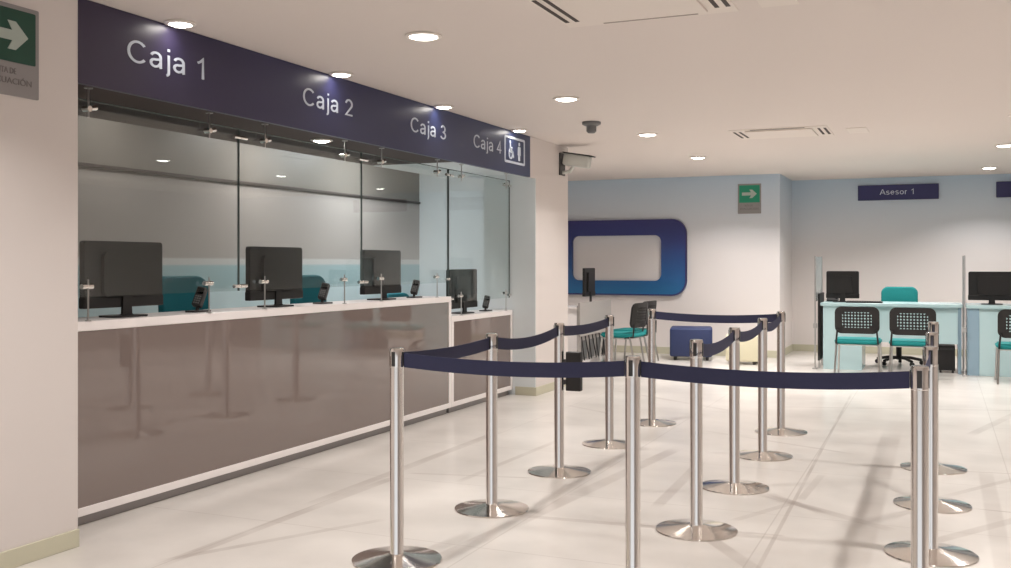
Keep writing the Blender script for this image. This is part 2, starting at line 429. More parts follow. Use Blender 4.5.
# ------------------------------------------------------------------ exit signs
def exit_sign(plane, at, a0, a1, z0, z1, label, mg, flip=1):
    """plate, green field, arrow, two lines of lettering"""
    if plane == 'X': root = thing('exit_direction_sign', label, 'sign', (at, (a0 + a1) / 2, z0)); TM = Matrix.Translation((at, 0, 0)) @ RYZ
    else: root = thing('exit_direction_sign', label, 'sign', ((a0 + a1) / 2, at, z0)); TM = Matrix.Translation((0, at, 0)) @ RX
    w = a1 - a0; h = z1 - z0
    at_parent(MB().prism(rrect(a0, a1, z0, z1, .006), 0, .006, TM).build('plate', M['signgrey'], root), root)
    gx0, gx1, gz0, gz1 = a0 + .06 * w, a1 - .06 * w, z0 + .37 * h, z1 - .05 * h
    at_parent(MB().prism(rrect(gx0, gx1, gz0, gz1, .006), .006, .009, TM).build('green_field', mg, root), root)
    cx, cz = (gx0 + gx1) / 2, (gz0 + gz1) / 2; gw = gx1 - gx0
    pts = [(cx - .36 * gw, cz - .075 * gw), (cx + .08 * gw, cz - .075 * gw), (cx + .0 * gw, cz - .21 * gw), (cx + .14 * gw, cz - .21 * gw), (cx + .36 * gw, cz),
           (cx + .14 * gw, cz + .21 * gw), (cx + .0 * gw, cz + .21 * gw), (cx + .08 * gw, cz + .075 * gw), (cx - .36 * gw, cz + .075 * gw)]
    at_parent(MB().prism(pts, .009, .012, TM).build('arrow', M['signwhite'], root), root)
    s = .006 if plane == 'X' else -.006
    at_parent(textmesh('RUTA DE', plane, at + s, a0 + .3 * w, a1 - .36 * w, z0 + .24 * h, .065 * h, 'lettering', M['signtext'], root, .002), root)
    at_parent(textmesh('EVACUACIÓN', plane, at + s, a0 + .12 * w, a1 - .12 * w, z0 + .13 * h, .065 * h, 'lettering', M['signtext'], root, .002), root)
    return root
exit_sign('X', XW, 2.99, 3.33, 2.09, 2.495, 'green exit arrow sign on the near left wall beside the navy fascia', M['green'])
exit_sign('Y', 14.6, -2.68, -2.35, 2.06, 2.49, 'small green exit arrow sign high on the far wall', M['green_far'])

# ------------------------------------------------------------------ counters
def counter(label, y0, y1, ztop, xf, loc_name='service_counter', left_cap=True):
    root = thing(loc_name, label, 'counter', (xf - .17, (y0 + y1) / 2, 0), 0, None)
    A = lambda o: at_parent(o, root)
    A(MB().box(xf - .34, xf, y0, y1, ztop - .05, ztop, .004).build('countertop', M['white'], root))
    A(MB().box(xf - .30, xf - .02, y0 + .02, y1 - .02, .06, ztop - .05).build('carcass', M['white'], root))
    b = MB(); b.box(xf - .02, xf, y0, y1, .055, .098, .002)
    b.box(xf - .02, xf, y1 - .045, y1, .098, ztop - .05, .002)
    b.box(xf - .02, xf, y0, y0 + .045, .098, ztop - .05, .002)
    A(b.build('frame', M['white'], root))
    A(MB().box(xf - .018, xf - .006, y0 + .045, y1 - .045, .098, ztop - .05).build('front_panel', M['panel'], root))
    A(MB().box(xf - .28, xf - .04, y0 + .02, y1 - .02, 0, .06).build('kickboard', M['kick'], root))
    return root
XF = -4.02
counter('long service counter with glossy grey brown front and white top', 3.57, 8.035, 1.05, XF)
counter('short lower service counter with grey brown front at the pillar end', 8.04, YC - .014, .87, XF)

# ------------------------------------------------------------------ glass screens
XG = -4.055
wheres = ['above the long counter, nearest the left wall', 'second from the left wall, before the middle monitor',
          'third from the left wall, stepping down to the low counter', 'above the low counter beside the pillar']
spans = [(3.575, 5.108, 3.87, 4.80, 1.05), (5.112, 6.568, 5.34, 6.29, 1.05), (6.572, 8.03, 6.82, 7.77, 1.05), (8.045, YC - .02, 8.25, 9.28, .87)]
for i, (y0, y1, h0, h1, zt) in enumerate(spans):
    r = thing('glass_screen', 'clear glass teller screen ' + wheres[i], 'glass screen', (XG, (y0 + y1) / 2, zt), 0, 'glass teller screens over the counters')
    A = lambda o: at_parent(o, r)
    zb = zt + .125
    A(MB().box(XG - .005, XG + .005, y0, y1, zb, 2.195).build('pane', M['glass'], r))
    e = MB(); e.box(XG - .0055, XG + .0055, y0, y0 + .002, zb, 2.195); e.box(XG - .0055, XG + .0055, y1 - .002, y1, zb, 2.195)
    e.box(XG - .0055, XG + .0055, y0, y1, 2.191, 2.196)
    A(e.build('edge', M['glass_edge'], r))
    for hy in (h0, h1):
        b = MB(); b.lathe([(0, 0), (.022, 0), (.022, .006), (0, .006)], (XG + .03, hy, 2.249), 16)
        b.tube([(XG + .03, hy, 2.25), (XG + .03, hy, 2.10)], .005)
        hg = A(b.build('hanger', M['brushed'], r, True))
        b = MB(); b.lathe([(0, -.022), (.016, -.022), (.016, .022), (0, .022)], (0, 0, 0), 16, Matrix.Translation((XG + .02, hy, 2.145)) @ Matrix.Rotation(PI / 2, 4, 'Y'))
        b.lathe([(0, 0), (.011, 0), (.015, .05), (0, .05)], (0, 0, 0), 14, Matrix.Translation((XG + .03, hy, 2.145)) @ Matrix.Rotation(-PI / 2 * .85, 4, 'X'))
        A(b.build('clamp', M['chrome'], hg, True))
        b = MB(); b.tube([(XG + .028, hy, zt), (XG + .028, hy, zt + .215)], .005)
        b.lathe([(0, 0), (.016, 0), (.016, .005), (0, .005)], (XG + .028, hy, zt), 16)
        ft = A(b.build('foot', M['brushed'], r, True))
        b = MB(); b.lathe([(0, -.035), (.014, -.035), (.014, .035), (0, .035)], (0, 0, 0), 16, Matrix.Translation((XG + .02, hy, zt + .178)) @ Matrix.Rotation(PI / 2, 4, 'X'))
        A(b.build('clamp', M['chrome'], ft, True))
    for jy in (y0 + .03, y1 - .03):
        if (i, jy) == (0, y0 + .03): continue
        for zz in (2.14, zb + .03):
            b = MB(); b.lathe([(0, -.03), (.012, -.03), (.012, .03), (0, .03)], (0, 0, 0), 14, Matrix.Translation((XG + .014, jy, zz)) @ Matrix.Rotation(PI / 2, 4, 'X'))
            A(b.build('joint_clip', M['chrome'], r, True))

# ------------------------------------------------------------------ monitors
def make_monitor(name, label, w, zb, zt, group, tilt=0, bar=True):
    """origin at the foot; screen faces -Y in local frame, the back is +Y"""
    r = thing(name, label, 'monitor', (0, 0, 0), 0, group)
    b = MB(); b.prism(rrect(-w / 2, w / 2, zb, zt, .02), -.018, .018, RX)
    b.prism(rrect(-w * .3, w * .3, zb + .06, zt - .06, .03), -.04, -.018, RX)
    b.build('casing', M['black'], r, True)
    MB().prism(rrect(-w / 2 + .02, w / 2 - .02, zb + .05, zt - .02, .008), .018, .0195, RX).build('screen', M['blackgloss'], r)
    if bar: MB().box(-w / 2 - .004, w / 2 + .004, -.022, .024, zb, zb + .06, .006).build('lower_bezel', M['black'], r)
    b = MB(); b.prism([(-.03, zb + .1), (.03, zb + .1), (.035, .02), (.05, .008), (-.05, .008), (-.035, .02)], -.035, -.02, RX)
    b.build('stand', M['black'], r)
    b = MB(); b.prism(rrect(-.12, .12, -.08, .09, .04), 0, .01); b.build('base', M['black'], r, True)
    return r
GM = 'black monitors on the teller counters'
for (x, y0, y1, zt, zb, zc, lab) in ((-4.19, 3.985, 4.565, 1.47, 1.105, 1.05, 'large black monitor on the long counter next to the left wall'),
                                      (-4.19, 5.375, 5.965, 1.46, 1.10, 1.05, 'black monitor on the long counter behind the second glass screen'),
                                      (-4.19, 6.80, 7.385, 1.455, 1.10, 1.05, 'black monitor on the long counter behind the third glass screen'),
                                      (-4.19, 8.30, 8.90, 1.29, .92, .87, 'black monitor on the low counter beside the pillar')):
    m = make_monitor('computer_monitor', lab, y1 - y0, zb - zc, zt - zc, GM)
    m.location = (x, (y0 + y1) / 2, zc); m.rotation_euler.z = -PI / 2      # local +Y (back) -> +X

# ------------------------------------------------------------------ card terminals
def make_terminal():
    r = empty('card_terminal', (0, 0, 0))
    MB().prism(rrect(-.05, .05, -.09, .09, .02), 0, .012).build('base_plate', M['dgrey'], r, True)
    b = MB(); b.tube([(0, -.01, .01), (0, .0, .06), (.01, .01, .08)], .013); b.build('neck', M['dgrey'], r, True)
    mt = Matrix.Translation((.0, .015, .10)) @ Matrix.Rotation(math.radians(-28), 4, 'X') @ Matrix.Rotation(math.radians(20), 4, 'Z')
    b = MB(); b.box(-.035, .035, -.028, .028, -.07, .08, .012, mt); bd = b.build('body', M['dgrey'], r, True)
    b = MB(); b.box(-.026, .026, -.031, -.027, .02, .065, .002, mt); b.build('display', M['blackgloss'], r)
    b = MB()
    for i in range(4):
        for j in range(3):
            b.box(-.022 + j * .016, -.011 + j * .016, -.031, -.027, -.055 + i * .017, -.045 + i * .017, 0, mt)
    b.build('keypad', M['mgrey'], r)
    return r
tm = make_terminal()
for i, (y, z, lab) in enumerate(((4.87, 1.05, 'dark card terminal on the long counter beside the nearest teal chair'), (6.22, 1.05, 'dark card terminal on the long counter between the second and third monitors'),
                                 (7.62, 1.05, 'dark card terminal at the far end of the long counter'), (9.1, .87, 'dark card terminal on the low counter beside the pillar'))):
    o = tm if i == 0 else copy_tree(tm)
    o.location = (-4.17, y, z); o.scale = (.86, .86, .86); tag(o, lab, 'card terminal', 'card terminals on the counters')

# ------------------------------------------------------------------ office chairs with teal backs
def make_office_chair(seat_z, back_z0, back_z1, w, mteal, k=1.0):
    """faces -Y"""
    r = empty('office_chair', (0, 0, 0))
    b = MB(); b.prism(rrect(-.24, .24, -.26, .22, .09), seat_z - .04, seat_z + .04); b.build('seat', mteal, r, True)
    b = MB()
    n = 10; h = back_z1 - back_z0
    # curved padded back
    bb = bmesh.new(); outline = rrect(-w / 2, w / 2, back_z0, back_z1, .085, 8)
    f = bb.faces.new([bb.verts.new((x, 0, z)) for x, z in outline])
    ex = bmesh.ops.extrude_face_region(bb, geom=[f]); vs = [e for e in ex['geom'] if isinstance(e, bmesh.types.BMVert)]
    bmesh.ops.translate(bb, verts=vs, vec=(0, .06, 0))
    bmesh.ops.recalc_face_normals(bb, faces=bb.faces[:])
    es = [e for e in bb.edges if e.is_boundary is False and len(e.link_faces) == 2 and e.calc_face_angle(0) > 1.2]
    bmesh.ops.bevel(bb, geom=es, offset=.018, segments=3, affect='EDGES', profile=.5)
    for v in bb.verts: v.co.y += .20 - 1.1 * (v.co.x) ** 2 + .05 * (v.co.z - back_z0)
    b._add(bb); b.build('backrest', mteal, r, True)
    MB().tube([(0, .05, seat_z - .04), (0, .26, seat_z), (0, .29, back_z0 + .1)], .018).build('back_support', M['black'], r, True)
    MB().lathe([(0, .07), (.035, .07), (.035, seat_z * .55), (.02, seat_z * .55), (.02, seat_z - .03), (0, seat_z - .03)], n=20).build('gas_lift', M['black'], r, True)
    b = MB()
    for i in range(5):
        a = 2 * PI * i / 5 + .3
        b.tube([(0, 0, .10), (.15 * math.cos(a), .15 * math.sin(a), .095), (.29 * math.cos(a), .29 * math.sin(a), .065)], .02, 8)
    b.build('star_base', M['black'], r, True)
    for i in range(5):
        a = 2 * PI * i / 5 + .3
        b = MB(); b.lathe([(0, -.02), (.026, -.02), (.03, 0), (.026, .02), (0, .02)], (0, 0, 0), 14, Matrix.Translation((.29 * math.cos(a), .29 * math.sin(a), .03)) @ Matrix.Rotation(a, 4, 'Z') @ Matrix.Rotation(PI / 2, 4, 'X'))
        b.build('caster', M['black'], r, True)
    return r
GC = 'teal teller chairs behind the counters'
for x, y, dz, lab in ((-4.62, 5.47, 0, 'teal teller chair between the first and second monitors'),
                      (-4.62, 6.96, -.01, 'teal teller chair partly behind the second monitor'),
                      (-4.62, 8.45, -.2, 'teal teller chair set low behind the third monitor')):
    c = make_office_chair(.62 + dz, .86 + dz, 1.26 + dz, .46, M['teal_dk'])
    c.location = (x + .0, y, 0); c.rotation_euler.z = PI / 2     # -Y -> +X
    tag(c, lab, 'office chair', GC)
c = make_office_chair(.52, .66, 1.03, .46, M['teal'])
c.location = (-.50, 14.25, 0); tag(c, 'bright teal office chair behind the aqua advisor desk', 'office chair')

# ------------------------------------------------------------------ queue posts
PH = .965
def make_post():
    r = empty('queue_post', (0, 0, 0))
    MB().lathe([(0, 0), (.203, 0), (.205, .004), (.203, .009), (.16, .016), (.06, .03), (.042, .034), (0, .034)], n=56).build('base', M['chrome'], r, True)
    MB().lathe([(.033, .03), (.033, .036), (.0315, .04), (.0315, PH - .09)], n=32).build('pole', M['chrome'], r, True)
    MB().lathe([(.0315, PH - .09), (.033, PH - .088), (.033, PH - .008), (.030, PH - .001), (0, PH)], n=32).build('belt_head', M['chrome'], r, True)
    for k in range(4):
        a = k * PI / 2
        b = MB(); b.box(.0295, .0345, -.009, .009, PH - .082, PH - .016, .001, Matrix.Rotation(a, 4, 'Z')); b.build('belt_slot', M['dgrey'], r)
    return r
XA, XB, XC = -2.255, -1.145, -.04
posts = [
 (XA - .008, 3.97, 'nearest steel queue post in front of the long counter, where two belts meet'),
 (XA, 5.00, 'second steel queue post in the row along the counter'),
 (XA, 6.06, 'third steel queue post along the counter, with the black box on it'),
 (XA, 7.13, 'fourth steel queue post along the counter, in front of the grey desk'),
 (XA + .028, 8.22, 'farthest steel queue post along the counter, in front of the teal side chairs'),
 (XB - .025, 4.02, 'near middle steel queue post cut off by the bottom of the picture'),
 (XB + .018, 5.01, 'nearest post of the middle row with a round steel base in view'),
 (XB + .012, 6.06, 'second post in the receding middle row, in front of the cream pouf'),
 (XB + .007, 7.13, 'third post in the receding middle row, nearly at the far corner'),
 (XB - .02, 8.20, 'farthest middle row post at the far corner of the queue lane'),
 (XC - .03, 4.06, 'nearest post of the right row where the front belt ends'),
 (XC, 5.03, 'second post of the right row, just behind its front post'),
 (XC, 6.06, 'third post of the right row, mostly hidden behind nearer posts'),
 (XC, 7.14, 'farthest post of the right row, nearest the visitor chairs'),
]
p0 = make_post()
for i, (x, y, lab) in enumerate(posts):
    o = p0 if i == 0 else copy_tree(p0)
    o.location = (x, y, 0); tag(o, lab, 'queue post', 'polished steel queue posts')

def belt(i, j, sag, lab):
    a = Vector((posts[i][0], posts[i][1], 0)); c = Vector((posts[j][0], posts[j][1], 0))
    d = (c - a).normalized(); a = a + d * .035; c = c - d * .035
    L = (c - a).length; n = 18; q = Vector((-d.y, d.x, 0)) * .0012
    root = Vector((a + c) / 2)
    b = bmesh.new(); rows = []
    for k in range(n + 1):
        t = k / n; p = a.lerp(c, t) - root; z = PH - .022 - sag * 4 * t * (1 - t)
        hw = .065
        rows.append([b.verts.new(p + q + Vector((0, 0, z - hw))), b.verts.new(p + q + Vector((0, 0, z))), b.verts.new(p - q + Vector((0, 0, z))), b.verts.new(p - q + Vector((0, 0, z - hw)))])
    for r0, r1 in zip(rows, rows[1:]):
        for k in range(4): b.faces.new((r0[k], r0[(k + 1) % 4], r1[(k + 1) % 4], r1[k]))
    b.faces.new(rows[0]); b.faces.new(rows[-1][::-1])
    bmesh.ops.recalc_face_normals(b, faces=b.faces[:])
    mb = MB(); mb._add(b)
    o = mb.build('queue_belt', M['belt'], None, True); o.location = root
    tag(o, lab, 'queue belt', 'navy belts strung between the queue posts')
belt(0, 1, .015, 'navy belt from the nearest counter row post to the second one')
belt(1, 2, .035, 'navy belt sagging between the second and third counter row posts')
belt(2, 3, .018, 'navy belt from the post with the black box to the fourth counter row post')
belt(0, 5, .022, 'front navy belt from the nearest counter row post to the middle post')
belt(5, 10, .022, 'front navy belt from the near middle post across to the right row')
belt(6, 7, .03, 'navy belt leaving the nearest post of the middle row, by the navy pouf')
belt(7, 8, .03, 'navy belt between the second and third posts of the middle row')
belt(8, 9, .035, 'navy belt reaching the far corner post of the middle row')
belt(4, 9, .02, 'farthest navy belt running across in front of the emblem wall')
belt(10, 11, .02, 'short looking navy belt at the two nearest posts of the right row')
belt(11, 12, .03, 'navy belt behind the second post of the right row')
belt(12, 13, .03, 'farthest navy belt of the right row')

# black box on the third post
r = thing('wall_box', 'black box hung on the third queue post along the counter', 'box', (XA + .10, 6.06, .53))
r.name = 'black_holder_box'
MB().box(-.048, .052, -.025, .025, 0, .25, .006).build('body', M['black'], r)
b = MB(); b.box(-.068, -.048, -.02, .02, .04, .07); b.box(-.068, -.048, -.02, .02, .17, .20); b.build('bracket', M['dgrey'], r)

# ------------------------------------------------------------------ visitor chairs
def perforated(w, z0, z1, nx, nz):
    b = bmesh.new(); cw = w / nx; ch = (z1 - z0) / nz; V = {}
    def v(i, j):
        if (i, j) not in V: V[(i, j)] = b.verts.new((-w / 2 + i * cw, 0, z0 + j * ch))
        return V[(i, j)]
    # diagonal lattice: every cell of a checkerboard is a diamond opening
    for i in range(0, nx, 2):
        for j in range(0, nz, 2):
            # four corner triangles leave a diamond hole in each 2x2 block
            c = [v(i, j), v(i + 2, j), v(i + 2, j + 2), v(i, j + 2)]
            mid = [v(i + 1, j), v(i + 2, j + 1), v(i + 1, j + 2), v(i, j + 1)]
            s = .70; cen = Vector((-w / 2 + (i + 1) * cw, 0, z0 + (j + 1) * ch))
            inn = [b.verts.new(cen + (m.co - cen) * s) for m in mid]
            ring = [c[0], mid[0], c[1], mid[1], c[2], mid[2], c[3], mid[3]]
            for k in range(4):
                m0 = mid[k]; m1 = mid[(k + 1) % 4]; cc = c[(k + 1) % 4]
                b.faces.new((m0, cc, m1)); b.faces.new((inn[k], m0, m1, inn[(k + 1) % 4]))
    ex = bmesh.ops.extrude_face_region(b, geom=b.faces[:])
    bmesh.ops.translate(b, verts=[e for e in ex['geom'] if isinstance(e, bmesh.types.BMVert)], vec=(0, .012, 0))
    bmesh.ops.recalc_face_normals(b, faces=b.faces[:])
    return b
def make_visitor_chair():
    """faces +Y; origin on the floor under the seat"""
    r = empty('visitor_chair', (0, 0, 0))
    bb = bmesh.new()
    f = bb.faces.new([bb.verts.new((x, y, .39)) for x, y in rrect(-.26, .26, -.23, .24, .08, 6)])
    ex = bmesh.ops.extrude_face_region(bb, geom=[f])
    bmesh.ops.translate(bb, verts=[e for e in ex['geom'] if isinstance(e, bmesh.types.BMVert)], vec=(0, 0, .055))
    bmesh.ops.recalc_face_normals(bb, faces=bb.faces[:])
    bmesh.ops.bevel(bb, geom=[e for e in bb.edges if e.calc_face_angle(0) > 1.2], offset=.018, segments=3, affect='EDGES')
    b = MB(); b._add(bb); b.build('seat', M['teal'], r, True)
    b = MB()
    bend = lambda bm, y: [setattr(v.co, 'y', v.co.y + y + .7 * v.co.x ** 2 - .12 * (v.co.z - .5)) for v in bm.verts]
    ring = bmesh.new(); W, Z0, Z1 = .25, .515, .835
    out = rrect(-W, W, Z0, Z1, .075, 6); inn = rrect(-W + .085, W - .085, Z0 + .07, Z1 - .065, .03, 6)
    t = MB(); t.prism(out, -.012, .012, RX, inn)
    me = bpy.data.meshes.new('t'); t.bm.to_mesh(me); t.bm.free(); ring.from_mesh(me)
    bend(ring, -.24); b._add(ring)
    b.build('backrest', M['black'], r, True)
    pf = perforated(.36, Z0 + .055, Z1 - .05, 20, 12); bend(pf, -.246)
    b = MB(); b._add(pf); b.build('perforated_panel', M['black'], r)
    for s in (-1, 1):
        b = MB(); b.tube([(s * .235, .2, .40), (s * .25, .24, 0)], .012); b.build('leg', M['brushed'], r, True)
        b = MB(); b.tube([(s * .235, -.19, .40), (s * .25, -.27, 0)], .012); b.build('leg', M['brushed'], r, True)
        b = MB(); b.tube([(s * .235, -.12, .38), (s * .235, -.235, .40), (s * .22, -.245, .56)], .011); b.build('back_upright', M['black'], r, True)
    b = MB(); b.tube([(-.235, -.17, .38), (.235, -.17, .38)], .01); b.tube([(-.235, .18, .38), (.235, .18, .38)], .01); b.tube([(-.235, -.17, .38), (-.235, .18, .38)], .01); b.tube([(.235, -.17, .38), (.235, .18, .38)], .01); b.build('seat_frame', M['brushed'], r, True)
    return r
vc = make_visitor_chair()
for i, (x, y, rz, lab) in enumerate((
      (-.90, 12.72, 0, 'black mesh back visitor chair with teal seat, left one at the first aqua desk'),
      (-.29, 12.68, 0, 'black mesh back visitor chair with teal seat, right one at the first aqua desk'),
      (.84, 12.65, 0, 'black mesh back visitor chair with teal seat at the right hand aqua desk'),
      (-3.80, 12.62, PI / 2 - .12, 'teal seat chair standing side on beside the grey desk, nearer the camera'),
      (-3.86, 13.28, PI / 2 - .12, 'teal seat chair standing side on beside the grey desk, farther one of the pair'))):
    o = vc if i == 0 else copy_tree(vc)
    o.location = (x, y, 0); o.rotation_euler.z = rz
    tag(o, lab, 'chair', 'teal and black visitor chairs')

# ------------------------------------------------------------------ aqua advisor desks
def aqua_desk(label, x0, x1, yf, open_mid):
    r = thing('advisor_desk', label, 'desk', ((x0 + x1) / 2, yf + .35, 0), 0, 'aqua advisor desks')
    A = lambda o: at_parent(o, r)
    A(MB().box(x0, x1, yf, yf + .75, .805, .845, .004).build('desktop', M['aqua'], r))
    if open_mid:
        A(MB().box(x0 + .03, x0 + .50, yf + .03, yf + .68, 0, .805, .004).build('pedestal', M['aqua'], r))
        A(MB().box(x0 + .5, x1 - .05, yf + .05, yf + .07, .36, .805, .002).build('modesty_panel', M['aqua'], r))
        A(MB().box(x1 - .05, x1 - .01, yf + .03, yf + .7, 0, .805, .003).build('end_panel', M['aqua_dk'], r))
    else:
        A(MB().box(x0 + .14, x1, yf + .03, yf + .68, 0, .805, .004).build('pedestal', M['aqua'], r))
        A(MB().box(x0 + .01, x0 + .14, yf + .02, yf + .69, 0, .805, .004).build('end_panel', M['aqua_dk'], r))
    return r
aqua_desk('pale aqua desk with two visitor chairs in front and a teal chair behind', -1.40, .25, 13.3, True)
aqua_desk('pale aqua desk cut by the right edge of the picture', 0.29, 2.0, 13.2, False)
def divider(x, y, lab):
    r = thing('glass_divider', lab, 'divider', (x, y, 0), 0, 'glass dividers at the desks')
    MB().box(-.004, .004, 0, .78, .86, 1.43).build('pane', M['divider'], r)
    b = MB(); b.box(-.009, .009, -.012, .012, 0, 1.44, .003); b.build('upright', M['brushed'], r)
    b = MB(); b.box(-.009, .009, .76, .785, 0, 1.44, .003); b.build('upright', M['brushed'], r)
    MB().box(-.022, .022, -.03, .03, .52, .58, .004).build('clamp', M['brushed'], r)
    MB().box(-.03, .03, -.05, .05, 0, .015, .003).build('foot', M['brushed'], r)
    return r
divider(-1.46, 13.27, 'clear glass divider on steel uprights at the left end of the first aqua desk')
divider(.27, 13.17, 'clear glass divider on steel uprights between the two aqua desks')
r = thing('storage_screen', 'tall narrow black panel at the left end of the first aqua desk', 'panel', (-1.425, 13.6, 0))
b = MB(); b.box(-.012, .012, -.25, .3, .1, .96, .003); b.build('panel', M['black'], r)
b = MB(); b.box(-.012, .012, -.2, -.17, 0, .1); b.box(-.012, .012, .2, .23, 0, .1); b.build('support', M['brushed'], r)
m = make_monitor('computer_monitor', 'black monitor on the first aqua desk, left of the teal office chair', .40, .05, .40, 'black monitors on the advisor desks')
m.location = (-1.155, 13.6, .845); m.rotation_euler.z = PI
m = make_monitor('computer_monitor', 'wide black monitor on the right hand aqua desk', .52, .05, .40, 'black monitors on the advisor desks')
m.location = (.58, 13.55, .845); m.rotation_euler.z = PI
def keyboard(x, y, lab, rz=0):
    r = thing('keyboard', lab, 'keyboard', (x, y, .845), rz)
    MB().box(-.22, .22, -.07, .07, 0, .018, .004).build('case', M['black'], r)
    b = MB()
    for i in range(14):
        for j in range(4): b.box(-.205 + i * .0295, -.18 + i * .0295, -.058 + j * .03, -.034 + j * .03, .018, .024)
    b.build('keys', M['dgrey'], r)
keyboard(-.88, 13.42, 'flat black keyboard on the first aqua desk')
keyboard(1.05, 13.40, 'flat black keyboard on the right hand aqua desk')
r = thing('desk_phone', 'black desk phone beside the monitor on the first aqua desk', 'phone', (-1.30, 13.86, .845), PI)
b = MB(); b.prism([(-.08, 0), (.1, 0), (.1, .02), (-.08, .09)], -.07, .07, RYZ @ Matrix.Identity(4)); b.build('body', M['black'], r)
b = MB(); b.tube([(-.05, -.06, .1), (-.05, -.04, .12), (-.05, .04, .07), (-.05, .07, .05)], .018); b.build('handset', M['black'], r, True)
r = thing('computer_tower', 'black computer tower on the floor under the first aqua desk', 'computer', (.075, 13.62, 0))
MB().box(-.095, .095, -.2, .2, .03, .335, .006).build('case', M['black'], r)
b = MB(); b.box(-.08, .08, -.204, -.2, .28, .31); b.build('drive_bay', M['dgrey'], r)
b = MB()
for sx in (-.07, .07):
    for sy in (-.17, .17): b.box(sx - .012, sx + .012, sy - .012, sy + .012, 0, .03)
b.build('feet', M['dgrey'], r)

# ------------------------------------------------------------------ grey desk beyond the pillar
r = thing('side_desk', 'grey desk beyond the pillar with a leaflet rack in its end panel', 'desk', (-4.6, 12.85, 0))
A = lambda o: at_parent(o, r)
A(MB().box(-5.1, -4.28, 12.92, 13.48, .72, .75, .004).build('desktop', M['white'], r))
A(MB().box(-4.275, -4.245, 12.18, 13.5, .40, .835, .003).build('end_panel', M['greydesk'], r))
A(MB().box(-4.30, -4.275, 12.20, 13.48, .02, .80, .003).build('rack_back', M['greydesk'], r))
A(MB().box(-5.05, -4.32, 12.95, 12.98, .0, .72).build('side_panel', M['white'], r))
A(MB().box(-5.05, -4.32, 13.42, 13.45, .0, .72).build('side_panel', M['white'], r))
A(MB().box(-4.275, -4.20, 12.19, 13.5, .02, .09, .004).build('lower_shelf', M['white'], r))
b = MB()
for k in range(9):
    y = 12.26 + k * .145; b.tube([(-4.255, y, .40), (-4.22, y + (.07 if k % 2 else .02), .09)], .008, 8)
A(b.build('rack_bars', M['dgrey'], r, True))
b = MB()
for k in range(4): b.box(-4.272, -4.262, 12.3 + k * .3, 12.5 + k * .3, .10, .34, .002)
A(b.build('leaflets', M['mgrey'], r))
m = make_monitor('computer_monitor', 'black monitor on the grey desk in front of the blue emblem', .46, .14, .53, None)
m.location = (-4.48, 13.22, .75); m.rotation_euler.z = -PI / 2 + .02; 

# ------------------------------------------------------------------ poufs
def pouf(name, lab, x, y, w, d, h, rz, m, z0=.05):
    r = thing(name, lab, 'pouf', (x, y, 0), rz)
    MB().box(-w / 2, w / 2, -d / 2, d / 2, z0, h, .03, seg=3).build('cushion_block', m, r, True)
    for sx in (-1, 1):
        for sy in (-1, 1): MB().lathe([(0, 0), (.018, 0), (.024, z0), (0, z0)], (sx * (w / 2 - .07), sy * (d / 2 - .07), 0), 12).build('leg', M['dgrey'], r, True)
pouf('square_pouf', 'navy cube pouf on short legs below the emblem wall', -3.21, 13.95, .58, .52, .45, math.radians(12), M['pouf'])
pouf('square_pouf', 'cream cube pouf to the right of the navy one', -2.42, 13.62, .44, .42, .40, math.radians(4), M['cream_uph'], .04)

# ------------------------------------------------------------------ emblem on the far wall
r = thing('wall_emblem', 'blue rounded rectangle emblem with a white opening on the far wall', 'wall emblem', (-4.5, 14.5995, .86))
r.name = 'rounded_emblem'
o = MB().prism(rrect(-5.62, -3.42, .865, 2.0, .22, 10), 0, .055, Matrix.Translation((0, 14.5995, 0)) @ RX, rrect(-5.2, -3.80, 1.085, 1.765, .10, 10)).build('ring', M['logo'], r)
o.location = (-r.location.x, -r.location.y, -r.location.z)
at_parent(MB().prism(rrect(-5.62, -3.42, .865, 2.0, .22, 10), .02, .060, Matrix.Translation((0, 14.5995, 0)) @ RX, rrect(-5.60, -3.44, .885, 1.98, .20, 10)).build('rim', M['logo_edge'], r), r)

# ------------------------------------------------------------------ advisor signs
r = thing('advisor_sign', 'navy sign lettered Asesor 1 high on the back wall', 'sign', (-.57, 15.9, 2.29), 0, 'navy advisor signs')
at_parent(MB().box(-1.13, -.015, 15.865, 15.9, 2.285, 2.51, .003).build('board', M['navy'], r), r)
M['navy_flat'] = mat('sign_navy', srgb(44, 44, 92), .4)
r.children[0].data.materials[0] = M['navy_flat']
at_parent(strokes('Asesor 1', 'Y', 15.865, -.82, -.34, 2.365, .078, 'lettering', M['letter'], r), r)
r = thing('advisor_sign', 'navy sign high on the back wall, cut by the right edge of the picture', 'sign', (1.29, 15.9, 2.27), 0, 'navy advisor signs')
at_parent(MB().box(.735, 1.85, 15.865, 15.9, 2.285, 2.51, .003).build('board', M['navy_flat'], r), r)

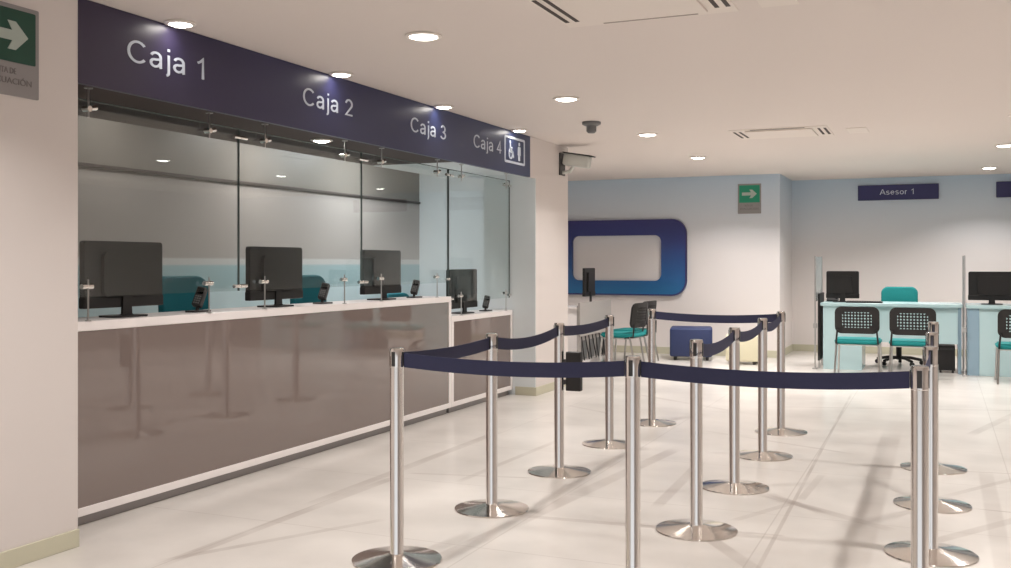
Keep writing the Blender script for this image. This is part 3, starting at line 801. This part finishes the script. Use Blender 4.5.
# ------------------------------------------------------------------ ceiling fittings
def make_downlight(rad):
    r = empty('ceiling_downlight', (0, 0, 0))
    MB().lathe([(rad, 0), (rad + .018, -.002), (rad + .02, -.009), (rad, -.014), (rad - .008, -.006), (rad, 0)], n=32).build('trim_ring', M['trim'], r, True)
    MB().lathe([(0, -.024), (rad * .6, -.020), (rad - .004, -.010), (rad - .004, -.001), (0, -.001)], n=32).build('lens', M['lamp'], r, True)
    return r
big = make_downlight(.082); small = make_downlight(.062)
lights = [(-2.64, 4.93, CEIL, 0, 'bright ceiling downlight in front of the fascia between Caja 2 and Caja 3'), (-2.64, 7.25, CEIL, 0, 'ceiling downlight just before the smoke detector'),
          (-2.64, 9.58, CEIL, 0, 'ceiling downlight just past the smoke detector'), (-2.66, 11.91, CEIL, 0, 'farthest ceiling downlight of the left row'),
          (-3.68, 4.16, CEIL, 1, 'small downlight at the fascia above Caja 1'), (-3.68, 5.71, CEIL, 1, 'small downlight at the fascia above Caja 2'),
          (-3.68, 7.22, CEIL, 1, 'small downlight at the fascia above Caja 3'), (-3.68, 8.80, CEIL, 1, 'small downlight at the fascia above Caja 4'),
          (-4.16, 6.19, 2.255, 1, 'small downlight under the soffit below Caja 2'),
          (.60, 14.75, CEIL, 0, 'ceiling downlight near the back wall at the right'), (.64, 12.0, CEIL, 0, 'ceiling downlight at the right edge of the picture'),
          (.64, 9.6, CEIL, 0, 'ceiling downlight to the right of the queue lanes, level with the counter pillar'), (.64, 7.25, CEIL, 0, 'ceiling downlight over the right queue row'),
          (.64, 4.93, CEIL, 0, 'ceiling downlight over the front right corner of the queue')]
used = set()
for x, y, z, k, lab in lights:
    src = small if k else big
    o = src if k not in used else copy_tree(src); used.add(k)
    o.location = (x, y, z); tag(o, lab, 'downlight', 'recessed ceiling downlights')

def cassette(x, y, lab):
    r = thing('air_conditioner', lab, 'air conditioner', (x, y, CEIL), 0, 'ceiling air conditioning cassettes')
    MB().box(-.45, .45, -.36, .36, -.006, 0, .002).build('surround', M['ac'], r)
    MB().box(-.31, .31, -.28, .28, -.018, -.006, .004).build('centre_panel', M['ac'], r)
    for s in (-1, 1):
        for q in (.365, .42):
            MB().box(s * q - .011, s * q + .011, -.24, .24, -.0085, -.006).build('air_slot', M['slot'], r)
        MB().box(-.25, .25, s * .33 - .008, s * .33 + .008, -.0085, -.006).build('air_slot', M['slot'] if s < 0 else M['ac_line'], r)
    return r
cassette(-1.375, 4.71, 'nearest ceiling air conditioner, cut by the top of the picture')
cassette(-1.41, 10.0, 'distant ceiling air conditioner in the middle of the hall')
for x, y, lab in ((-.72, 4.85, 'pale square access hatch beside the nearest air conditioner'), (-.72, 10.1, 'pale square access hatch beside the distant air conditioner')):
    o = MB().box(-.09, .09, -.2, .2, -.006, 0, .002).build('access_hatch', M['ac'])
    o.location = (x, y, CEIL); tag(o, lab, 'hatch')
r = thing('smoke_detector', 'dark grey smoke detector hanging from the ceiling', 'smoke detector', (-2.88, 8.57, CEIL))
MB().lathe([(0, 0), (.085, 0), (.085, -.022), (.06, -.035), (.045, -.035), (0, -.035)], n=28).build('base', M['mgrey'], r, True)
MB().lathe([(.045, -.035), (.045, -.085), (.03, -.1), (0, -.1)], n=24).build('sensor_head', M['mgrey'], r, True)
# wall camera on the pillar
M['camgrey'] = mat('camera_casing', srgb(196, 198, 192), .4)
r = thing('security_camera', 'pale grey security camera fixed high on the pillar corner', 'security camera', (XW, 10.2, 2.42))
A = lambda o: at_parent(o, r)
A(MB().box(XW, XW + .015, 10.12, 10.28, 2.30, 2.54, .003).build('wall_plate', M['dgrey'], r))
A(MB().box(-.16, .14, -.055, .055, -.065, .065, .02, Matrix.Translation((XW + .19, 10.2, 2.45)) @ Matrix.Rotation(math.radians(10), 4, 'Y')).build('housing', M['camgrey'], r, True))
A(MB().box(-.17, .17, -.065, .065, .062, .075, .004, Matrix.Translation((XW + .19, 10.2, 2.45)) @ Matrix.Rotation(math.radians(10), 4, 'Y')).build('sun_hood', M['dgrey'], r, True))
A(MB().tube([(XW + .015, 10.2, 2.33), (XW + .10, 10.2, 2.34), (XW + .14, 10.2, 2.40)], .02).build('bracket', M['camgrey'], r, True))

# ------------------------------------------------------------------ light
def area(x, y, z, sx, sy, power, col=(1, .93, .86), rot=(0, 0, 0), shape='RECTANGLE', spread=PI):
    l = bpy.data.lights.new('area_light', 'AREA'); l.shape = shape; l.size = sx; l.size_y = sy
    l.energy = power; l.color = col; l.spread = spread
    o = bpy.data.objects.new('area_light', l); C.objects.link(o); o.location = (x, y, z); o.rotation_euler = rot
    return o
for x, y, z, k, lab in lights:
    if z < 2.5: p = 2
    elif k: p = .35
    else: p = 24
    area(x, y, z - .03, .13, .13, p, (1, .955, .92), shape='DISK', spread=math.radians(125))
for x, y in ((-2.64, 2.6), (-2.64, .3), (.64, 2.6), (.64, .3), (3, 3.8), (3, 7.25), (3, 11), (-5.6, 12.2), (-2.64, 13.3), (-.9, 13.9), (-.9, 11.5)):  # no fittings: lamps beyond view, and far ones added to brighten the back
    area(x, y, CEIL - .02, .13, .13, 30 if y > 11 else 23, (1, .96, .93), shape='DISK', spread=math.radians(125))
# unseen lamps added on the staff side to lift the booth walls
area(-5.22, 5.44, 2.6, .12, .12, 5, (1, .95, .90), shape='DISK')
area(-5.1, 7.2, 2.6, .15, .15, 16, (1, .96, .92), shape='DISK')
area(-4.95, 8.7, 2.6, .3, .3, 28, (.95, .98, 1), shape='DISK')
w = bpy.data.worlds.new('world'); bpy.context.scene.world = w; w.use_nodes = True
w.node_tree.nodes['Background'].inputs['Color'].default_value = (.95, .97, 1, 1)
w.node_tree.nodes['Background'].inputs['Strength'].default_value = 1.0

# ------------------------------------------------------------------ camera
cam = bpy.data.cameras.new('camera'); co = bpy.data.objects.new('camera', cam); C.objects.link(co)
co.location = (0, 0, CAM_H); co.rotation_euler = (PI / 2, 0, math.atan(434.5 / 1000))
cam.sensor_width = 36; cam.lens = 36 * 1000 / 1011; cam.shift_y = -21 / 1011
cam.clip_start = .05; cam.clip_end = 100
bpy.context.scene.camera = co
vs = bpy.context.scene.view_settings
vs.view_transform = 'Standard'; vs.look = 'None'; vs.exposure = -.07; vs.gamma = 1
